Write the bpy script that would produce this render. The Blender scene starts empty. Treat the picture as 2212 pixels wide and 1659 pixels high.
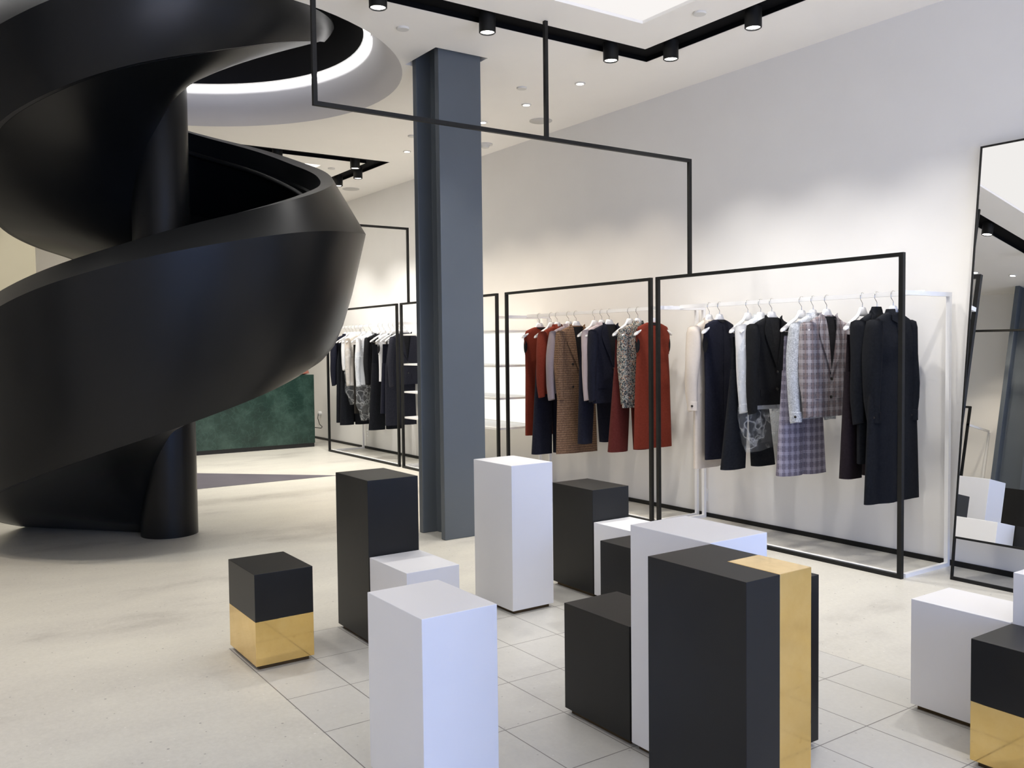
import bpy, bmesh, math, random
from mathutils import Vector, Matrix
R = random.Random(7)
SC = bpy.context.scene
COL = SC.collection
PI = math.pi

# ------------------------------------------------------------------ camera
F_PX = 1926.8
YAW, PIT, ROL = -0.96655, -0.041357, 0.011604
fwd = Vector((math.sin(YAW)*math.cos(PIT), math.cos(YAW)*math.cos(PIT), math.sin(PIT)))
rt = Vector((math.cos(YAW), -math.sin(YAW), 0))
dn = fwd.cross(rt)
r2 = rt*math.cos(ROL) + dn*math.sin(ROL)
d2 = -rt*math.sin(ROL) + dn*math.cos(ROL)
cam = bpy.data.cameras.new('camera'); cam_o = bpy.data.objects.new('camera', cam); COL.objects.link(cam_o)
cam.sensor_width = 36.0; cam.lens = 36.0*F_PX/2212.0; cam.clip_start = 0.05; cam.clip_end = 100
m = Matrix.Identity(4)
for i, v in enumerate((r2, -d2, -fwd)):
    for j in range(3): m[j][i] = v[j]
m[0][3], m[1][3], m[2][3] = 0, 0, 1.5
cam_o.matrix_world = m
SC.camera = cam_o

# ------------------------------------------------------------------ world, exposure
w = bpy.data.worlds.new('world'); SC.world = w; w.use_nodes = True
w.node_tree.nodes['Background'].inputs[0].default_value = (0.55, 0.70, 1.0, 1)
w.node_tree.nodes['Background'].inputs[1].default_value = 0.8
SC.view_settings.view_transform = 'Standard'
try: SC.view_settings.look = 'None'
except Exception: pass
SC.view_settings.gamma = 1.0
SC.view_settings.use_curve_mapping = False
SC.view_settings.exposure = 0.05
SC.cycles.diffuse_bounces = 7
SC.cycles.max_bounces = 14

WARM = (1.0, 0.87, 0.70); NEUT = (1.0, 0.96, 0.90)
P_PANEL, P_SPOT, P_DOWN, P_WIN, P_COVE = 0.92, 62.0, 92.0, 125.0, 10.0

def area(name, loc, rot, sx, sy, power, color, spread=180):
    l = bpy.data.lights.new(name, 'AREA'); l.shape = 'RECTANGLE'; l.size = sx; l.size_y = sy
    l.energy = power; l.color = color; l.spread = math.radians(spread)
    o = bpy.data.objects.new(name, l); COL.objects.link(o); o.location = loc; o.rotation_euler = rot
    return o
# daylight entering through the shop window at the street end (+X)
area('window_daylight', (3.4, 2.4, 1.5), (0, math.radians(84), 0), 2.4, 5.6, P_WIN, (0.20, 0.40, 1.0), 140)

# added fill light, aimed upward to brighten the ceiling and upper walls
area('ceiling_fill', (3.4, 2.4, 0.9), (0, math.radians(136), 0), 1.2, 5.6, 120.0, (1.0, 0.90, 0.78), 75)

# ------------------------------------------------------------------ material helpers
def pr(name, col, rough=0.6, metal=0.0, spec=0.5, coat=0.0):
    mt = bpy.data.materials.new(name); mt.use_nodes = True
    b = mt.node_tree.nodes['Principled BSDF']
    b.inputs['Base Color'].default_value = (*col, 1); b.inputs['Roughness'].default_value = rough
    b.inputs['Metallic'].default_value = metal
    b.inputs['Specular IOR Level'].default_value = spec
    if coat: b.inputs['Coat Weight'].default_value = coat
    return mt
def N(mt, typ, **k):
    n = mt.node_tree.nodes.new(typ)
    for a, v in k.items():
        if a.startswith('i_'):
            n.inputs[int(a[2:]) if a[2:].isdigit() else a[2:].replace('_', ' ')].default_value = v
        else: setattr(n, a, v)
    return n
def L(mt, a, b): mt.node_tree.links.new(a, b)
def math_n(mt, op, a, b=None, c=None):
    n = N(mt, 'ShaderNodeMath', operation=op)
    for i, v in enumerate((a, b, c)):
        if v is None: continue
        if hasattr(v, 'is_linked') or hasattr(v, 'links'): L(mt, v, n.inputs[i])
        else: n.inputs[i].default_value = v
    return n.outputs[0]
def ramp(mt, fac, stops, interp='LINEAR'):
    n = N(mt, 'ShaderNodeValToRGB'); n.color_ramp.interpolation = interp
    e = n.color_ramp.elements
    while len(e) < len(stops): e.new(0.5)
    for i, (p, c) in enumerate(stops): e[i].position = p; e[i].color = (*c, 1)
    L(mt, fac, n.inputs[0]); return n.outputs[0]
def noise(mt, scale, detail=4, rough=0.5, vec=None):
    n = N(mt, 'ShaderNodeTexNoise'); n.inputs['Scale'].default_value = scale
    n.inputs['Detail'].default_value = detail; n.inputs['Roughness'].default_value = rough
    if vec is None:
        tc = N(mt, 'ShaderNodeTexCoord'); vec = tc.outputs['Object']
    L(mt, vec, n.inputs['Vector']); return n.outputs['Fac']
def bsdf(mt): return mt.node_tree.nodes['Principled BSDF']
def mixc(mt, fac, a, b, mode='MIX'):
    n = N(mt, 'ShaderNodeMix', data_type='RGBA', blend_type=mode)
    for s, v in ((0, fac), (6, a), (7, b)):
        if isinstance(v, (int, float)): n.inputs[s].default_value = v
        elif isinstance(v, tuple): n.inputs[s].default_value = (*v, 1)
        else: L(mt, v, n.inputs[s])
    return n.outputs[2]
def noisy(name, c1, c2, scale, rough=0.6, bump=0.0, **k):
    mt = pr(name, c1, rough, **k)
    f = noise(mt, scale)
    L(mt, ramp(mt, f, [(0.3, c1), (0.7, c2)]), bsdf(mt).inputs['Base Color'])
    if bump:
        b = N(mt, 'ShaderNodeBump'); b.inputs['Strength'].default_value = bump; b.inputs['Distance'].default_value = 0.002
        L(mt, f, b.inputs['Height']); L(mt, b.outputs[0], bsdf(mt).inputs['Normal'])
    return mt
def emit(name, col, s):
    mt = bpy.data.materials.new(name); mt.use_nodes = True; nt = mt.node_tree
    nt.nodes.remove(nt.nodes['Principled BSDF'])
    e = nt.nodes.new('ShaderNodeEmission'); e.inputs[0].default_value = (*col, 1); e.inputs[1].default_value = s
    nt.links.new(e.outputs[0], nt.nodes['Material Output'].inputs[0]); return mt

# ------------------------------------------------------------------ materials
M = {}
M['wall'] = noisy('wall_paint', (0.82, 0.81, 0.795), (0.84, 0.83, 0.815), 3, 0.75)
M['ceiling'] = noisy('ceiling_paint', (0.90, 0.88, 0.845), (0.92, 0.90, 0.865), 2, 0.8)
M['cove'] = noisy('cove_paint', (0.70, 0.69, 0.72), (0.71, 0.70, 0.73), 2, 0.7)
M['wallwarm'] = noisy('wall_warm', (0.46, 0.43, 0.33), (0.48, 0.45, 0.35), 2, 0.7)
M['wallbright'] = noisy('wall_bright', (0.84, 0.82, 0.78), (0.86, 0.84, 0.80), 2, 0.7)
M['black'] = noisy('black_metal', (0.006, 0.006, 0.006), (0.009, 0.009, 0.008), 20, 0.5, spec=0.3)
M['track'] = pr('track_black', (0.002, 0.0022, 0.003), 0.8, spec=0.1)
M['white_metal'] = noisy('white_powder_coat', (0.90, 0.90, 0.90), (0.92, 0.92, 0.92), 20, 0.4)
M['stair'] = noisy('black_stair_plaster', (0.0045, 0.005, 0.0055), (0.007, 0.0075, 0.008), 1.5, 0.34, spec=0.28)
M['column'] = noisy('blue_grey_paint', (0.092, 0.108, 0.125), (0.102, 0.119, 0.137), 2.0, 0.55, bump=0.05)
M['box_white'] = noisy('white_lacquer', (0.80, 0.80, 0.82), (0.82, 0.82, 0.84), 3, 0.38)
M['box_black'] = noisy('black_lacquer', (0.008, 0.008, 0.008), (0.012, 0.012, 0.011), 4, 0.40, spec=0.32)
M['hanger'] = pr('white_hanger_plastic', (0.85, 0.85, 0.86), 0.3)
M['chrome'] = pr('chrome', (0.55, 0.53, 0.50), 0.25, 1.0)
M['lens'] = emit('lamp_lens', (1.0, 0.97, 0.92), 14.0)
M['panel'] = emit('light_panel', (1.0, 0.965, 0.94), P_PANEL)
M['panel_far'] = emit('light_panel_far', (1.0, 0.94, 0.84), 3.2)
M['cove_led'] = emit('cove_led', (1.0, 0.98, 0.95), P_COVE)
M['backlit'] = emit('backlit_panel', (1.0, 0.985, 0.93), 1.05)
M['button'] = pr('dark_button', (0.02, 0.018, 0.016), 0.3)
M['mirror'] = pr('mirror_glass', (0.92, 0.93, 0.93), 0.0, 1.0)
M['marble_edge'] = pr('desk_black', (0.01, 0.01, 0.01), 0.4)
M['speaker'] = noisy('speaker_grille', (0.55, 0.54, 0.52), (0.58, 0.57, 0.55), 120, 0.7)
M['cap'] = pr('cap_white', (0.70, 0.69, 0.66), 0.6)

def brass():
    mt = pr('polished_brass', (0.83, 0.58, 0.21), 0.16, 1.0)
    f = noise(mt, 7, 6, 0.65); g = noise(mt, 30, 3, 0.6)
    c = ramp(mt, f, [(0.22, (0.55, 0.34, 0.11)), (0.34, (0.80, 0.56, 0.20)), (0.7, (0.88, 0.64, 0.27))])
    L(mt, c, bsdf(mt).inputs['Base Color'])
    L(mt, ramp(mt, g, [(0.3, (0.05,)*3), (0.7, (0.12,)*3)]), bsdf(mt).inputs['Roughness'])
    return mt
M['brass'] = brass()
M['brass_dark'] = pr('aged_brass', (0.10, 0.065, 0.03), 0.45, 0.6)

def floor_mat():
    mt = pr('polished_concrete', (0.5, 0.49, 0.45), 0.35)
    tc = N(mt, 'ShaderNodeTexCoord'); v = tc.outputs['Object']
    sx = N(mt, 'ShaderNodeSeparateXYZ'); L(mt, v, sx.inputs[0]); x, y = sx.outputs[0], sx.outputs[1]
    mp = N(mt, 'ShaderNodeMapping'); mp.inputs['Scale'].default_value = (1.0, 0.45, 1); L(mt, v, mp.inputs[0])
    big = noise(mt, 1.3, 7, 0.62, mp.outputs[0]); fine = noise(mt, 45, 3, 0.7, v)
    base = ramp(mt, big, [(0.30, (0.38, 0.36, 0.325)), (0.45, (0.58, 0.56, 0.505)), (0.68, (0.68, 0.66, 0.585))])
    base = mixc(mt, 0.10, base, ramp(mt, fine, [(0.35, (0.25, 0.25, 0.24)), (0.65, (0.75, 0.74, 0.70))]))
    # aggregate specks
    vo = N(mt, 'ShaderNodeTexVoronoi'); vo.inputs['Scale'].default_value = 30; L(mt, v, vo.inputs['Vector'])
    sep = N(mt, 'ShaderNodeSeparateColor'); L(mt, vo.outputs['Color'], sep.inputs[0])
    sz = math_n(mt, 'MULTIPLY', sep.outputs[0], 0.16)
    near = math_n(mt, 'LESS_THAN', vo.outputs['Distance'], sz)
    rare = math_n(mt, 'GREATER_THAN', sep.outputs[1], 0.72)
    spk = math_n(mt, 'MULTIPLY', near, rare)
    base = mixc(mt, math_n(mt, 'MULTIPLY', spk, 0.65), base, (0.16, 0.15, 0.14))
    near2 = math_n(mt, 'MULTIPLY', near, math_n(mt, 'LESS_THAN', sep.outputs[1], 0.25))
    base = mixc(mt, math_n(mt, 'MULTIPLY', near2, 0.5), base, (0.80, 0.79, 0.76))
    # tile field under the plinths: X > -4.463, 1.335 < Y < 3.66
    ax = math_n(mt, 'GREATER_THAN', x, -4.466)
    ay = math_n(mt, 'MULTIPLY', math_n(mt, 'GREATER_THAN', y, 1.331), math_n(mt, 'LESS_THAN', y, 3.668))
    reg = math_n(mt, 'MULTIPLY', ax, ay)
    def line(c, off, pitch, wd):
        q = math_n(mt, 'PINGPONG', math_n(mt, 'SUBTRACT', c, off), pitch/2)
        return math_n(mt, 'LESS_THAN', q, wd)
    ln = math_n(mt, 'MAXIMUM', line(x, -4.463, 0.4025, 0.0022), line(y, 1.335, 0.2915, 0.0022))
    ln = math_n(mt, 'MULTIPLY', ln, reg)
    base = mixc(mt, math_n(mt, 'MULTIPLY', reg, 0.45), base, (0.52, 0.52, 0.515))
    base = mixc(mt, math_n(mt, 'MULTIPLY', ln, 0.8), base, (0.09, 0.08, 0.075))
    L(mt, base, bsdf(mt).inputs['Base Color'])
    L(mt, ramp(mt, big, [(0.3, (0.42,)*3), (0.7, (0.30,)*3)]), bsdf(mt).inputs['Roughness'])
    return mt
M['floor'] = floor_mat()
M['inlay'] = noisy('dark_floor_inlay', (0.085, 0.075, 0.095), (0.11, 0.10, 0.12), 3, 0.45)

def marble():
    mt = pr('green_marble', (0.02, 0.06, 0.045), 0.3)
    f = noise(mt, 2.2, 9, 0.65)
    c = ramp(mt, f, [(0.3, (0.008, 0.022, 0.017)), (0.5, (0.018, 0.048, 0.037)), (0.68, (0.055, 0.105, 0.085))])
    tc = N(mt, 'ShaderNodeTexCoord')
    wr = N(mt, 'ShaderNodeTexNoise'); wr.inputs['Scale'].default_value = 3; L(mt, tc.outputs['Object'], wr.inputs[0])
    ad = N(mt, 'ShaderNodeVectorMath', operation='ADD'); L(mt, tc.outputs['Object'], ad.inputs[0]); L(mt, wr.outputs['Color'], ad.inputs[1])
    v = N(mt, 'ShaderNodeTexVoronoi', feature='DISTANCE_TO_EDGE'); v.inputs['Scale'].default_value = 5.5; L(mt, ad.outputs[0], v.inputs['Vector'])
    vein = ramp(mt, v.outputs['Distance'], [(0.0, (0.16,)*3), (0.05, (0.0,)*3)])
    L(mt, mixc(mt, vein, c, (0.12, 0.22, 0.17)), bsdf(mt).inputs['Base Color'])
    return mt
M['marble'] = marble()

# fabrics
def cloth(name, col, var=0.25, rough=0.9):
    c2 = tuple(min(1, c*(1+var)+0.004) for c in col)
    mt = noisy('cloth_'+name, col, c2, 60, rough, bump=0.25, spec=0.2)
    return mt
FAB = {
 'cream': cloth('cream', (0.60, 0.54, 0.48), 0.04), 'navy': cloth('navy', (0.005, 0.006, 0.015)),
 'black': cloth('black', (0.004, 0.0045, 0.006)), 'white': cloth('white', (0.72, 0.73, 0.76), 0.03),
 'ink': cloth('ink', (0.003, 0.004, 0.007)), 'burgundy_black': cloth('burgundy_black', (0.009, 0.005, 0.008)),
 'rust': cloth('rust', (0.15, 0.022, 0.011), 0.12), 'dark_red': cloth('dark_red', (0.07, 0.010, 0.008), 0.15),
 'lilac': cloth('lilac', (0.27, 0.23, 0.26), 0.05), 'pink': cloth('pink', (0.42, 0.36, 0.39), 0.04),
 'charcoal': cloth('charcoal', (0.014, 0.015, 0.024)), 'brown_dark': cloth('brown_dark', (0.011, 0.009, 0.007)),
 'lining': cloth('lining', (0.008, 0.008, 0.010)), 'lining_grey': cloth('lining_grey', (0.25, 0.24, 0.24)),
}
def plaid(name, base, light, warm, s=1.0):
    mt = pr('cloth_'+name, base, 0.9, spec=0.2)
    tc = N(mt, 'ShaderNodeTexCoord'); sx = N(mt, 'ShaderNodeSeparateXYZ'); L(mt, tc.outputs['Object'], sx.inputs[0])
    horiz = math_n(mt, 'ADD', sx.outputs[1], math_n(mt, 'MULTIPLY', sx.outputs[0], 0.8))
    def lines(c, pitch, wd, off=0.0):
        q = math_n(mt, 'PINGPONG', math_n(mt, 'ADD', c, 5+off), pitch/2)
        return math_n(mt, 'LESS_THAN', q, wd)
    col = base; z = sx.outputs[2]
    def blend(prev, fac, strength, c): return mixc(mt, math_n(mt, 'MULTIPLY', fac, strength), prev, c)
    c = mixc(mt, ramp(mt, noise(mt, 220, 2), [(0.4, (0.0,)*3), (0.6, (0.22,)*3)]), base, light)
    for off in (-0.009, -0.003, 0.003, 0.009):
        c = blend(c, lines(horiz, 0.075*s, 0.0016, off), 0.75, light)
        c = blend(c, lines(z, 0.085*s, 0.0016, off), 0.75, light)
    c = blend(c, lines(horiz, 0.075*s, 0.009*s, 0.037*s), 0.55, warm)
    c = blend(c, lines(z, 0.085*s, 0.009*s, 0.042*s), 0.35, warm)
    L(mt, c, bsdf(mt).inputs['Base Color']); return mt
FAB['plaid_grey'] = plaid('plaid_grey', (0.105, 0.095, 0.11), (0.46, 0.43, 0.46), (0.20, 0.145, 0.145), 0.8)
FAB['plaid_lilac'] = plaid('plaid_lilac', (0.105, 0.10, 0.145), (0.42, 0.40, 0.50), (0.15, 0.13, 0.17), 0.75)
def stripes():
    mt = pr('cloth_tan_check', (0.3, 0.2, 0.13), 0.95, spec=0.2)
    tc = N(mt, 'ShaderNodeTexCoord'); sx = N(mt, 'ShaderNodeSeparateXYZ'); L(mt, tc.outputs['Object'], sx.inputs[0])
    q = math_n(mt, 'PINGPONG', math_n(mt, 'ADD', sx.outputs[2], 5.0), 0.011)
    a = math_n(mt, 'LESS_THAN', q, 0.0028)
    h = math_n(mt, 'PINGPONG', math_n(mt, 'ADD', sx.outputs[1], 5.0), 0.006)
    b = math_n(mt, 'GREATER_THAN', h, 0.0012)
    f = math_n(mt, 'MULTIPLY', math_n(mt, 'MULTIPLY', a, b), 0.75)
    c = mixc(mt, ramp(mt, noise(mt, 70, 3), [(0.35, (0.0,)*3), (0.65, (1.0,)*3)]), (0.15, 0.088, 0.055), (0.23, 0.145, 0.095))
    L(mt, mixc(mt, f, c, (0.028, 0.016, 0.014)), bsdf(mt).inputs['Base Color']); return mt
FAB['tan_check'] = stripes()
def floral():
    mt = pr('cloth_floral', (0.4, 0.36, 0.32), 0.85, spec=0.2)
    tc = N(mt, 'ShaderNodeTexCoord')
    v = N(mt, 'ShaderNodeTexVoronoi'); v.inputs['Scale'].default_value = 120; L(mt, tc.outputs['Object'], v.inputs['Vector'])
    s = N(mt, 'ShaderNodeSeparateColor'); L(mt, v.outputs['Color'], s.inputs[0])
    c = ramp(mt, s.outputs[0], [(0.0, (0.03, 0.03, 0.04)), (0.26, (0.36, 0.33, 0.28)), (0.50, (0.17, 0.19, 0.19)), (0.70, (0.36, 0.21, 0.14)), (0.80, (0.06, 0.09, 0.09)), (0.90, (0.38, 0.36, 0.33))], 'CONSTANT')
    L(mt, c, bsdf(mt).inputs['Base Color']); return mt
FAB['floral'] = floral()
def fuzzy():
    mt = noisy('cloth_fuzzy_grey', (0.30, 0.32, 0.36), (0.62, 0.65, 0.70), 110, 1.0, bump=1.0, spec=0.1); return mt
FAB['fuzzy'] = fuzzy()
def film():
    mt = pr('clear_plastic_film', (0.9, 0.93, 0.97), 0.12, spec=0.7); nt = mt.node_tree
    tr = nt.nodes.new('ShaderNodeBsdfTransparent'); tr.inputs[0].default_value = (0.93, 0.95, 0.97, 1)
    mx = nt.nodes.new('ShaderNodeMixShader')
    f = noise(mt, 5, 3, 0.5)
    fac = ramp(mt, f, [(0.50, (0.05,)*3), (0.54, (0.30,)*3), (0.57, (0.06,)*3), (0.68, (0.06,)*3), (0.70, (0.30,)*3), (0.74, (0.05,)*3)])
    L(mt, fac, mx.inputs[0]); L(mt, tr.outputs[0], mx.inputs[1]); L(mt, bsdf(mt).outputs[0], mx.inputs[2])
    L(mt, mx.outputs[0], nt.nodes['Material Output'].inputs[0])
    b = N(mt, 'ShaderNodeBump'); b.inputs['Strength'].default_value = 0.6; b.inputs['Distance'].default_value = 0.01
    L(mt, f, b.inputs['Height']); L(mt, b.outputs[0], bsdf(mt).inputs['Normal'])
    return mt
M['film'] = film()
def glass():
    mt = pr('window_glass', (0.9, 0.95, 1), 0.02); nt = mt.node_tree
    tr = nt.nodes.new('ShaderNodeBsdfTransparent'); mx = nt.nodes.new('ShaderNodeMixShader'); mx.inputs[0].default_value = 0.10
    L(mt, tr.outputs[0], mx.inputs[1]); L(mt, bsdf(mt).outputs[0], mx.inputs[2]); L(mt, mx.outputs[0], nt.nodes['Material Output'].inputs[0])
    return mt
M['glass'] = glass()

# ------------------------------------------------------------------ mesh builder
class MB:
    def __init__(s): s.v = []; s.f = []
    def add(s, vs, fs):
        o = len(s.v); s.v += [tuple(p) for p in vs]; s.f += [tuple(i+o for i in f) for f in fs]
    def box(s, x0, x1, y0, y1, z0, z1):
        s.add([(x0,y0,z0),(x1,y0,z0),(x1,y1,z0),(x0,y1,z0),(x0,y0,z1),(x1,y0,z1),(x1,y1,z1),(x0,y1,z1)],
              [(0,3,2,1),(4,5,6,7),(0,1,5,4),(1,2,6,5),(2,3,7,6),(3,0,4,7)])
    def rings(s, rings, closed=True, cap0=True, cap1=True, loop=False):
        n = len(rings[0]); vs = [p for r in rings for p in r]; fs = []
        k = len(rings)
        for i in range(k if loop else k-1):
            a, b = i*n, ((i+1) % k)*n
            for j in range(n if closed else n-1):
                j2 = (j+1) % n; fs.append((a+j, a+j2, b+j2, b+j))
        if closed and not loop:
            if cap0: fs.append(tuple(reversed(range(n))))
            if cap1: fs.append(tuple((k-1)*n+j for j in range(n)))
        s.add(vs, fs)
    def cyl(s, x, y, z0, z1, r0, r1=None, n=24):
        r1 = r0 if r1 is None else r1
        s.rings([[(x+r*math.cos(2*PI*j/n), y+r*math.sin(2*PI*j/n), z) for j in range(n)] for r, z in ((r0, z0), (r1, z1))])
    def tube(s, pts, r, n=8, cap=True):
        pts = [Vector(p) for p in pts]; rs = []
        up = Vector((0.13, 0.31, 0.94)).normalized()
        for i, p in enumerate(pts):
            t = (pts[min(i+1, len(pts)-1)] - pts[max(i-1, 0)]).normalized()
            a = t.cross(up)
            if a.length < 1e-3: a = t.cross(Vector((1, 0, 0)))
            a.normalize(); b = t.cross(a)
            rr = r[i] if isinstance(r, (list, tuple)) else r
            rs.append([p + a*rr*math.cos(2*PI*j/n) + b*rr*math.sin(2*PI*j/n) for j in range(n)])
        s.rings(rs, cap0=cap, cap1=cap)
    def build(s, name, mat, parent=None, smooth=False, bevel=0.0, loc=None, angle=40, seg=2):
        me = bpy.data.meshes.new(name); me.from_pydata(s.v, [], s.f); me.update()
        bm = bmesh.new(); bm.from_mesh(me); bmesh.ops.recalc_face_normals(bm, faces=bm.faces)
        if bevel:
            es = [e for e in bm.edges if len(e.link_faces) == 2 and e.calc_face_angle(0) > 0.6]
            bmesh.ops.bevel(bm, geom=es, offset=bevel, segments=seg, affect='EDGES', profile=0.6)
        bm.to_mesh(me); bm.free()
        if smooth:
            me.polygons.foreach_set('use_smooth', [True]*len(me.polygons))
            try: me.set_sharp_from_angle(angle=math.radians(angle))
            except Exception: pass
        o = bpy.data.objects.new(name, me); COL.objects.link(o)
        if mat: me.materials.append(mat)
        if parent: o.parent = parent
        if loc: o.location = loc
        return o
def empty(name, loc=(0,0,0), rz=0.0):
    o = bpy.data.objects.new(name, None); COL.objects.link(o); o.location = loc; o.rotation_euler = (0, 0, rz)
    o.empty_display_size = 0.1; return o
def tag(o, label, cat, group=None, kind=None):
    o['label'] = label; o['category'] = cat
    if group: o['group'] = group
    if kind: o['kind'] = kind
    return o
def struct(o): o['kind'] = 'structure'; return o
def interp(tab, x):
    if x <= tab[0][0]: return tab[0][1]
    for (a, b), (c, d) in zip(tab, tab[1:]):
        if x <= c: return b + (d-b)*(x-a)/(c-a)
    return tab[-1][1]
def sm(tab, x, h=9):
    return sum(interp(tab, x+k*h/2) for k in (-2, -1, 0, 1, 2))/5

# ------------------------------------------------------------------ room shell
ZC = 3.766
XB, XF, YL, YR = -16.0, 3.2, -1.22, 5.8
b = MB(); b.box(XB-0.2, XF+0.2, YL-0.2, YR+0.2, -0.12, 0.0); struct(b.build('floor', M['floor']))
b = MB(); b.box(XB-0.2, XF+0.2, YR, YR+0.15, 0, 4.2); struct(b.build('wall_right', M['wall']))
b = MB(); b.box(XB-0.2, XF+0.2, YL-0.15, YL, 0, 4.2); struct(b.build('wall_left', M['wall']))
b = MB(); b.box(XB-0.15, XB, YL, YR, 0, 4.2); struct(b.build('wall_back', M['wallbright']))
b = MB(); b.box(-14.2, -14.0, YL, 1.648, 0, ZC); struct(b.build('wall_inner', M['wallwarm']))
b = MB(); b.box(XB, XF, YR-0.012, YR-0.001, 0.0, 0.036); struct(b.build('baseboard_right', M['black']))
b = MB(); b.box(XB+0.0, XF, YL+0.001, YL+0.012, 0.0, 0.055); struct(b.build('baseboard_left', M['black']))
# street end wall with its shop window
b = MB()
b.box(XF, XF+0.15, YL, YR, 0, 0.25); b.box(XF, XF+0.15, YL, YR, 3.5, 4.2)
b.box(XF, XF+0.15, YL, -0.5, 0.25, 3.5); b.box(XF, XF+0.15, 5.3, YR, 0.25, 3.5)
struct(b.build('wall_front', M['wall']))
wn = MB()
for y in (-0.5, 1.42, 3.34, 5.26): wn.box(XF+0.04, XF+0.10, y, y+0.04, 0.25, 3.5)
wn.box(XF+0.04, XF+0.10, -0.5, 5.3, 0.25, 0.29); wn.box(XF+0.04, XF+0.10, -0.5, 5.3, 3.46, 3.5)
wo = struct(wn.build('window_1', M['black']))
g = MB(); g.box(XF+0.065, XF+0.07, -0.46, 5.26, 0.29, 3.46); g.build('pane', M['glass'], wo)

# ceiling slab with real cut-outs
SX, SY = -7.516, 1.804       # centre of stair opening
R1 = dict(x0=-5.33, x1=-0.35, y0=-0.33, y1=5.025, w=0.225)
R2 = dict(x0=-14.0+0.1, x1=-9.845, y0=-0.33, y1=5.03, w=0.225)
def cutter(mb): return mb.build('cutter', None)
cuts = []
c = MB(); n = 96
c.rings([[(SX+r*math.cos(2*PI*j/n), SY+r*math.sin(2*PI*j/n), z) for j in range(n)] for r, z in ((1.9265+0.01*0.96, ZC-0.01), (1.69, 4.02), (1.66, 4.3))])
cuts.append(cutter(c))
for Rg in (R1, R2):
    c = MB(); x0, x1, y0, y1, ww = Rg['x0'], Rg['x1'], Rg['y0'], Rg['y1'], Rg['w']
    def rect(i, z): return [(x0+i, y0+i, z), (x1-i, y0+i, z), (x1-i, y1-i, z), (x0+i, y1-i, z)]
    c.rings([rect(0, ZC-0.05), rect(0, ZC+0.13), rect(ww, ZC+0.13), rect(ww, ZC-0.05)], loop=True); cuts.append(cutter(c))
P1 = (-4.715, -0.95, 0.3, 4.41); P2 = (-13.3, -10.45, 0.3, 4.39)
for p in (P1, P2):
    c = MB(); c.box(p[0], p[1], p[2], p[3], ZC-0.05, ZC+0.06); cuts.append(cutter(c))
c = MB(); c.box(-6.42, -5.93, 3.43, 3.90, ZC-0.05, ZC+0.2); cuts.append(cutter(c))
b = MB(); b.box(XB-0.15, XF+0.15, YL-0.15, YR+0.15, ZC, 4.12); ceil = b.build('ceiling', M['ceiling'])
for k, co in enumerate(cuts):
    md = ceil.modifiers.new('cut%d' % k, 'BOOLEAN'); md.object = co; md.operation = 'DIFFERENCE'; md.solver = 'EXACT'
bpy.context.view_layer.update()
dg = bpy.context.evaluated_depsgraph_get()
nm = bpy.data.meshes.new_from_object(ceil.evaluated_get(dg))
ceil.modifiers.clear(); ceil.data = nm
nm.materials.clear(); nm.materials.append(M['ceiling']); nm.materials.append(M['cove'])
for p in nm.polygons:
    p.material_index = 0
    cx, cy, cz = p.center
    if ZC+0.005 < cz < 4.11 and abs(math.hypot(cx-SX, cy-SY)-1.8) < 0.16: p.material_index = 1; p.use_smooth = True
for co in cuts: bpy.data.objects.remove(co)
struct(ceil)
# black drum of the stair opening above the ceiling and the dark void over it
b = MB(); n = 96
prof = [(1.615, 4.10), (1.615, 4.62), (2.4, 4.62), (2.4, 5.6), (2.45, 5.6), (2.45, 4.57), (1.66, 4.57), (1.66, 4.10)]
b.rings([[(SX+r*math.cos(2*PI*j/n), SY+r*math.sin(2*PI*j/n), z) for r, z in prof] for j in range(n)], loop=True)
b.cyl(SX, SY, 5.55, 5.6, 2.42, n=48)
struct(b.build('trim_1', noisy('black_drum', (0.020, 0.019, 0.020), (0.024, 0.023, 0.024), 2, 0.6), smooth=True, angle=30))
# cove light ring
b = MB(); n = 96; prof = [(1.665, 4.085), (1.72, 4.03), (1.72, 4.02), (1.655, 4.075)]
prof = [(1.62, 4.078), (1.672, 4.078), (1.672, 4.088), (1.62, 4.088)]
b.rings([[(SX+r*math.cos(2*PI*j/n), SY+r*math.sin(2*PI*j/n), z) for r, z in prof] for j in range(n)], loop=True)
tag(b.build('cove_light', M['cove_led']), 'white glowing light strip ringing the round stair opening in the ceiling', 'light')

# lighting tracks: black liner in each recess
def track(Rg, label):
    x0, x1, y0, y1, ww = Rg['x0'], Rg['x1'], Rg['y0'], Rg['y1'], Rg['w']
    b = MB(); e = 0.004
    def rect(i, z): return [(x0+i, y0+i, z), (x1-i, y0+i, z), (x1-i, y1-i, z), (x0+i, y1-i, z)]
    b.rings([rect(e, ZC), rect(e, ZC+0.12), rect(ww-e, ZC+0.12), rect(ww-e, ZC), rect(ww-0.012, ZC), rect(ww-0.012, ZC+0.035), rect(0.012, ZC+0.035), rect(0.012, ZC)], loop=True)
    tag(b.build('lighting_track', M['track']), label, 'lighting track', 'black rectangular lighting channels in the ceiling')
track(R1, 'black recessed ceiling channel framing the near bright light panel')
track(R2, 'black recessed ceiling channel beyond the stair, its corner pointing at the column')
def panel(p, label, mt='panel'):
    t = empty('ceiling_light_panel', ((p[0]+p[1])/2, (p[2]+p[3])/2, ZC)); tag(t, label, 'ceiling light', 'large luminous ceiling panels')
    hx, hy = (p[1]-p[0])/2, (p[3]-p[2])/2
    b = MB(); b.box(-hx+0.004, hx-0.004, -hy+0.004, hy-0.004, 0.02, 0.05); b.build('diffuser', M[mt], t)
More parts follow.
